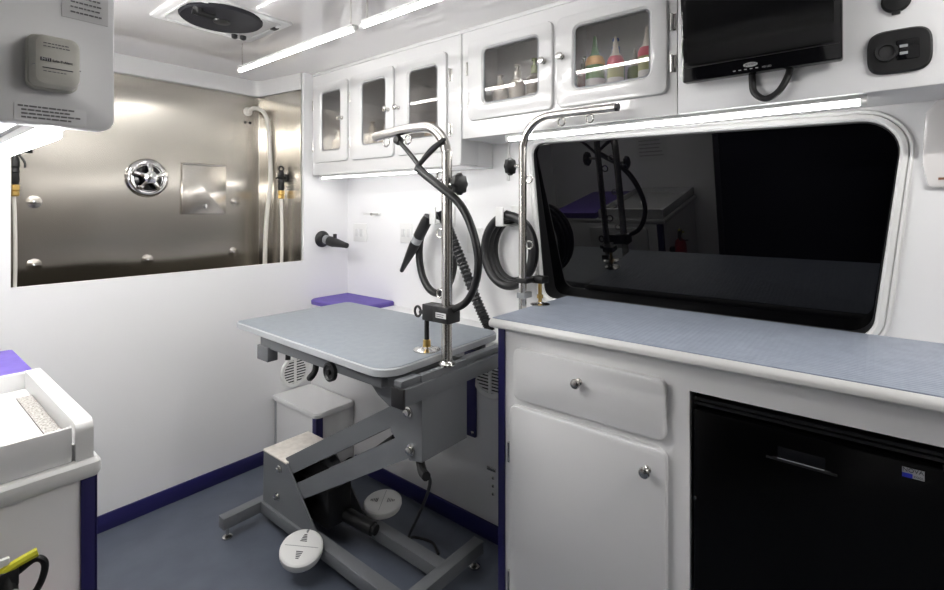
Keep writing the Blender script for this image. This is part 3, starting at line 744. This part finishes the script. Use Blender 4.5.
ac = obj('lift_actuator', joined(cyl((1.09, 1.70, .14), (1.09, 1.44, .33), .034), cyl((1.09, 1.44, .33), (1.09, 1.22, .50), .010)), 'black', t)
obj('motor_housing', box(1.045, 1.148, 1.52, 1.86, .092, .235, .008), 'black', t)
obj('motor', joined(cyl((1.125, 1.53, .112), (1.150, 1.40, .098), .024), cyl((1.150, 1.40, .098), (1.153, 1.385, .097), .018)), 'rubber', t)
# base
for x0 in (.985, 1.165):
    obj('base_beam', box(x0, x0+.045, 1.10, 1.885, .045, .088, .002), SD, t)
for y0 in (1.062, 1.882):
    f = obj('base_foot_bar', box(.842, 1.362, y0, y0+.042, .045, .088, .002), SD, t)
    for x in (.865, 1.338):
        obj('leveling_foot', joined(cyl((x, y0+.021, .012), (x, y0+.021, .05), .006, n=10), lathe([(0, .018), (.006, .018), (.012, .008)], (x, y0+.021, 0.0005), (0, 0, 1), 16)), 'nickel', f)
obj('power_plug', tube([(1.02, 1.03, .512), (1.00, 1.00, .50), (.985, .97, .502)], .013, 10, 4), 'black', t)

def pedal(label, c, n, r, th, spin):
    c = Vector(c); n = Vector(n).normalized()
    t = thing('foot_pedal', label, 'pedal', c)
    obj('disc', lathe([(-th, r*.93), (-th*.6, r), (-.004, r), (0, r*.95), (.002, r*.9), (.002, .001)], c, n, 40), 'plastic', t)
    U = Vector((math.cos(spin), math.sin(spin), 0)); U = (U-n*U.dot(n)).normalized(); V = n.cross(U)
    o = c+n*.0022
    for sgn in (-1, 1):
        bm = None
        for k in range(5):
            L = r*(.16-.022*k); v = sgn*(r*.28+k*r*.085)
            e = quad_on(o, U, V, -L, L, v-r*.022, v+r*.022)
            bm = e if bm is None else join(bm, e)
        obj('arrow_mark', bm, 'ink', t)
    obj('dividing_line', quad_on(o, U, V, -r*.8, r*.8, -r*.012, r*.012), 'greyband', t)
    return t
p = pedal('round white foot pedal beside the near left beam of the table base', (.924, 1.494, .112), (-.13, -.24, .96), .070, .032, -.9)
obj('bracket', joined(box(.955, .9835, 1.50, 1.53, .06, .068, .001), tube([(.955, 1.51, .09), (.966, 1.525, .125), (.976, 1.53, .12), (.978, 1.53, .066)], .004, 8)), 'steel_mid', p)
p = pedal('round white foot pedal on the far beam of the table base, by the right wall', (1.255, 1.470, .124), (-.08, -.02, 1), .072, .028, .6)
obj('bracket', box(1.19, 1.24, 1.45, 1.49, .0885, .091, .001), 'steel_mid', p)
obj('power_cord', tube([(.985, .975, .502), (1.02, .99, .47), (1.10, 1.08, .36), (1.19, 1.21, .2), (1.25, 1.32, .05), (1.31, 1.35, .006), (1.33, 1.28, .0055), (1.30, 1.22, .0055)], .005, 8), 'rubber', table)

# grooming arm on the table
gx, gy = 1.113, 1.009
t = thing('tether_pole', 'bent steel grooming arm standing on the near end of the table', 'grooming arm', (gx, gy, .772))
obj('post_collar', lathe([(0, .026), (.005, .026), (.008, .022), (.014, .019)], (gx, gy, .7725), (0, 0, 1)), 'nickel', t)
obj('post', tube([(gx, gy, .774), (gx, gy, 1.0), (gx, gy, 1.25), (gx, gy, 1.40)]+arc((gx, gy+.105, 1.397), .105, 180, 90)[1:]+[(gx, gy+.19, 1.502), (gx, 1.336, 1.492)], .0165, 16, 4), 'brushed', t)
obj('end_plug', cyl((gx, 1.333, 1.492), (gx, 1.344, 1.4917), .0145, n=14), 'nickel', t)
for y in (1.18, 1.285): ring_eye((gx, y, 1.468), .014, t)
for z in (1.17, .985, 1.345): ring_eye((gx, gy+.028, z), .013, t)
obj('knob_stem', cyl((gx, gy, 1.318), (gx, gy-.045, 1.318), .007, n=10), 'nickel', t)
star_knob((gx, gy-.040, 1.318), (0, -1, 0), .031, t)
cb = obj('clamp_block', joined(box(gx-.028, gx+.028, gy-.030, gy+.035, .902, .952, .004), box(gx-.022, gx+.024, gy+.033, gy+.085, .900, .950, .003)), 'black', t)
obj('clamp_sticker', quad_on((gx-.0282, gy+.020, .918), (0, -1, 0), (0, 0, 1), 0, .042, 0, .016), 'paper', cb, 'white sticker')
obj('clamp_sticker_print', words((gx-.0289, gy+.016, .930), (0, -1, 0), (0, 0, 1), .034, 2, .006, .0025, 5), 'ink', cb)
obj('clamp_screw', joined(cyl((gx, gy+.085, .812), (gx, gy+.085, .905), .008, n=12)), 'black', t)
obj('brass_nut', lathe([(0, .013), (.02, .012), (.022, .009)], (gx, gy+.085, .814), (0, 0, 1), 12), 'brass', t, 'brass nut')
obj('clamp_foot', lathe([(0, .042), (.003, .042), (.007, .018), (.012, .012)], (gx, gy+.085, TZ+.0018), (0, 0, 1)), 'nickel', t)
obj('thumb_screw', joined(cyl((gx, gy+.083, .918), (gx, gy+.115, .918), .006, n=10), tube([(gx, gy+.125+.013*math.cos(a), .918+.016*math.sin(a)) for a in [2*PI*q/10 for q in range(10)]], .004, 8, 3, True)), 'black', t)
# folded holder straps and the flexible cable
sx = gx-.012
obj('strap_ball', lathe([(-.017, .002), (-.013, .012), (0, .017), (.013, .012), (.017, .002)], (gx, 1.225, 1.470), (1, 0, 0), 18), 'black', t)
obj('strap', tube([(gx-.002, 1.222, 1.468), (gx-.004, 1.17, 1.425), (gx-.004, 1.115, 1.372)], .0075, 8, 4), 'black', t)
obj('strap', tube([(gx-.018, 1.118, 1.376), (gx-.020, 1.07, 1.410), (gx-.019, 1.005, 1.452)], .008, 8, 4), 'black', t)
obj('strap', tube([(gx-.020, 1.00, 1.452), (gx-.022, 1.05, 1.43), (gx-.020, 1.09, 1.40)], .006, 8, 4), 'black', t)
obj('flexible_cable', tube([(gx-.022, 1.112, 1.372), (gx-.024, 1.07, 1.345), (gx-.022, 1.015, 1.31), (gx-.005, .955, 1.26), (gx, .915, 1.195), (gx, .889, 1.11), (gx, .896, 1.035), (gx, .930, .975), (gx, .98, .945), (gx, 1.0, .938)], lambda q: .0135-.003*q, 12, 6), 'hose', t)

# ------------------------------------------------------------------ left side: partition, cabinet, tray
t = thing('overhead_cabinet', 'upper left overhead cabinet seen from its grey white end panel', 'cabinet', (-.1, 1.0, 1.375))
obj('end_panel', slab_front(XL+.002, .267, 1.376, ZC-.002, .022, 'y', 1.018, 1.0, .005), 'wall', t)
obj('carcass', box(XL+.002, .200, 1.0185, 2.29, 1.392, ZC-.002, .003), 'white', t)
obj('panel_bolt', lathe([(0, .006), (.003, .005), (.004, .001)], (.262, 1.0, 1.61), (0, -1, 0), 12), 'nickel', t)

n = thing('notice_sheet', 'white notice sheet high on the upper left panel', 'notice', (.21, .999, 1.57))
obj('sheet', box(.196, .257, .9985, .9995, 1.552, 1.73), 'paper', n)
obj('printed_lines', words((.202, .998, 1.72), (1, 0, 0), (0, 0, 1), .052, 20, .0082, .0022, 3, .005), 'ink_grey', n)
n = thing('notice_strip', 'clear strip of small print along the bottom of the upper left panel', 'notice', (.17, .999, 1.385))
obj('strip', box(.140, .228, .9988, .9996, 1.381, 1.407), 'wall', n)
obj('printed_lines', words((.144, .9982, 1.4045), (1, 0, 0), (0, 0, 1), .078, 4, .0056, .0024, 9, .004), 'ink_grey', n)

n = thing('gas_alarm', 'beige gas alarm box on the upper left panel', 'alarm', (.19, 1.0, 1.43))
obj('back_plate', slab_front(.152, .214, 1.430, 1.512, .012, 'y', .9995, .984, .002), 'beige', n)
obj('cover', loft([(rrect(.154, .212, 1.432, 1.510, .012), .9845), (rrect(.156, .211, 1.432, 1.507, .012), .962), (rrect(.158, .209, 1.434, 1.504, .011), .957), (rrect(.162, .205, 1.438, 1.500, .009), .955)], 'y'), 'beige', n)
obj('seam', box(.1553, .2115, .9575, .984, 1.4605, 1.4611), 'greyband', n)
obj('logo_block', quad_on((.1625, .9546, 1.4665), (1, 0, 0), (0, 0, 1), 0, .0125, 0, .0052), 'ink', n)
text('logo_lettering', 'MTI', .006, 'paper', n, (.1687, .9540, 1.4691), (1, 0, 0), (0, 0, 1), fit=.009)
text('name_lettering', 'Safe-T-Alert', .005, 'ink', n, (.1885, .9546, 1.4688), (1, 0, 0), (0, 0, 1), fit=.024)
obj('printed_lines', joined(words((.166, .9546, 1.494), (1, 0, 0), (0, 0, 1), .034, 2, .0045, .0012, 12), words((.166, .9546, 1.4525), (1, 0, 0), (0, 0, 1), .036, 1, .004, .0012, 13)), 'ink_grey', n)
obj('indicator_bar', quad_on((.165, .9546, 1.4562), (1, 0, 0), (0, 0, 1), 0, .036, 0, .0015), 'ink', n)

t = thing('side_cabinet', 'white side cabinet with navy corner strips at the left edge', 'cabinet', (-.1, 1.4, 0))
obj('body', box(XL+.002, .263, 1.105, 1.95, 0, .768, .003), 'wall', t)
obj('top', loft([(rrect(XL+.002, .262, 1.086, 1.955, .012, 5, .006), .768), (rrect(XL+.002, .266, 1.084, 1.955, .012), .776), (rrect(XL+.002, .271, 1.082, 1.955, .012), .786), (rrect(XL+.002, .266, 1.084, 1.955, .012), .795), (rrect(XL+.002, .262, 1.086, 1.955, .012, 5, .004), .80)][:] if False else
     [(rrect(XL+.002, .271, 1.082, 1.955, .012, 6, .006), .768), (rrect(XL+.002, .271, 1.082, 1.955, .012, 6, .001), .774), (rrect(XL+.002, .271, 1.082, 1.955, .012, 6, 0), .786), (rrect(XL+.002, .271, 1.082, 1.955, .012, 6, .001), .794), (rrect(XL+.002, .271, 1.082, 1.955, .012, 6, .007), .80)], 'z'), 'plastic', t)
obj('corner_strip', joined(box(.243, .266, 1.100, 1.106, 0, .767, .001), box(.2625, .267, 1.100, 1.14, 0, .767, .001)), 'navy', t, 'navy corner strip')
d = obj('drawer', slab_front(1.20, 1.62, .50, .742, .02, 'x', .2635, .282, .005), 'white', t)
d2 = obj('door', slab_front(1.20, 1.62, .06, .48, .02, 'x', .2635, .280, .005), 'white', t)
t = thing('storage_tray', 'white open tray with raised sides on the left side cabinet', 'tray', (-.1, 1.32, .80))
tx0, tx1, ty0, ty1, tz = XL+.02, .260, 1.098, 1.545, .864
tb = box(tx0, tx1-.03, ty0, ty0+.008, .8005, tz-.002, .002)
box(tx0, tx1-.02, ty1-.012, ty1, .8005, tz+.002, .002, bm=tb)
box(tx0, tx0+.012, ty0+.008, ty1-.012, .8005, tz, bm=tb)
box(tx0+.012, tx1-.026, ty0+.008, ty1-.012, .8005, .828, bm=tb)
obj('tray_body', tb, 'white', t)
obj('end_wall', loft([(roundpoly([(ty0-.004, .8005), (ty0-.004, tz+.004), (ty1+.002, tz+.006), (ty1+.002, .8005)], [.001, .018, .018, .001]), tx1-.026), (roundpoly([(ty0-.004, .8005), (ty0-.004, tz+.004), (ty1+.002, tz+.006), (ty1+.002, .8005)], [.001, .018, .018, .001]), tx1)], 'x'), 'plastic', t)
tag(obj('speckled_strip', box(.208, .2335, 1.13, 1.46, .8285, .832, .001), 'speckle', at=(.22, 1.3, .828)), 'speckled strip along the right inside of the white tray', 'strip')
tag(obj('speckled_strip', box(.02, .150, 1.505, 1.532, .8285, .845, .001), 'speckle', at=(.07, 1.515, .828)), 'speckled strip along the back inside of the white tray', 'strip')
tag(obj('cabinet_mat', prism(rrect(XL+.01, .266, 1.57, 1.93, .01), 'z', .8003, .84), 'purple', at=(-.1, 1.75, .80)), 'purple rubber pad behind the tray on the left side cabinet', 'mat')

# fire extinguisher
ex, ey = .140, 1.035
t = thing('fire_extinguisher', 'red fire extinguisher with black valve and yellow handle at the lower left', 'extinguisher', (ex, ey, .45))
obj('cylinder', lathe([(0, .034), (.004, .038), (.17, .038), (.20, .030), (.212, .014), (.225, .013)], (ex, ey, .45), (0, 0, 1), 32), 'red', t)
obj('valve', joined(lathe([(0, .015), (.03, .014), (.034, .011), (.05, .010)], (ex, ey, .67), (0, 0, 1), 16), box(ex-.022, ex+.014, ey-.010, ey+.010, .694, .722, .003)), 'black', t)
obj('carry_handle', tube([(ex-.010, ey, .717), (ex+.012, ey-.004, .727), (ex+.036, ey-.006, .733)], .007, 8, 5), 'yellow', t, 'yellow squeeze handle')
obj('lever', tube([(ex-.012, ey, .699), (ex-.03, ey-.006, .700), (ex-.052, ey-.010, .694)], .006, 8, 5), 'yellow', t, 'yellow lever')
obj('safety_tag', box(ex-.012, ex+.004, ey-.004, ey+.004, .729, .740, .002), 'paper', t, 'white tag')
obj('hose', tube([(ex+.012, ey, .71), (ex+.034, ey-.004, .722), (ex+.045, ey-.006, .708), (ex+.038, ey-.008, .68), (ex+.018, ey-.01, .658), (ex-.02, ey-.045, .648)], .005, 10, 6), 'black', t)
obj('gauge', lathe([(0, .012), (.006, .012), (.007, .009), (.007, .001)], (ex+.004, ey-.012, .682), (0, -1, 0), 18), 'silver', t)
obj('wall_bracket', joined(box(ex-.02, ex+.02, 1.075, 1.104, .50, .60, .002), lathe([(0, .0395), (.018, .0395)], (ex, ey, .54), (0, 0, 1), 30)), 'black', t)

t.location.z -= .028; t.location.x -= .004
# left wall notice seen in the window glass
n = thing('notice_sheet', 'white notice with a red heading on the left wall above the tray', 'notice', (XL, 1.4, 1.1))
obj('sheet', box(XL+.0005, XL+.0015, 1.28, 1.52, 1.08, 1.34), 'paper', n)
obj('printed_lines', words((XL+.0016, 1.50, 1.25), (0, -1, 0), (0, 0, 1), .2, 5, .03, .008, 21), 'ink_grey', n)
obj('heading', quad_on((XL+.0018, 1.50, 1.28), (0, -1, 0), (0, 0, 1), 0, .16, 0, .025), 'ink_red', n)

# ------------------------------------------------------------------ world, camera
wd = bpy.data.worlds.new('night'); S.world = wd; wd.use_nodes = True
wd.node_tree.nodes['Background'].inputs[0].default_value = (.01, .012, .02, 1)
wd.node_tree.nodes['Background'].inputs[1].default_value = .2
cam = bpy.data.cameras.new('camera'); co = bpy.data.objects.new('camera', cam); COL.objects.link(co)
co.location = (0, 0, 1.25); co.rotation_euler = (PI/2, 0, -math.radians(50.7))
cam.sensor_width = 36; cam.lens = 496/944*36; cam.shift_y = -(295-207)/944
cam.clip_start = .02
S.camera = co
S.view_settings.view_transform = 'Standard'; S.view_settings.look = 'None'
S.view_settings.gamma = 1; S.view_settings.use_curve_mapping = False
S.view_settings.exposure = 1.42
S.cycles.use_denoising = True
S.cycles.max_bounces = 12
S.cycles.caustics_reflective = True
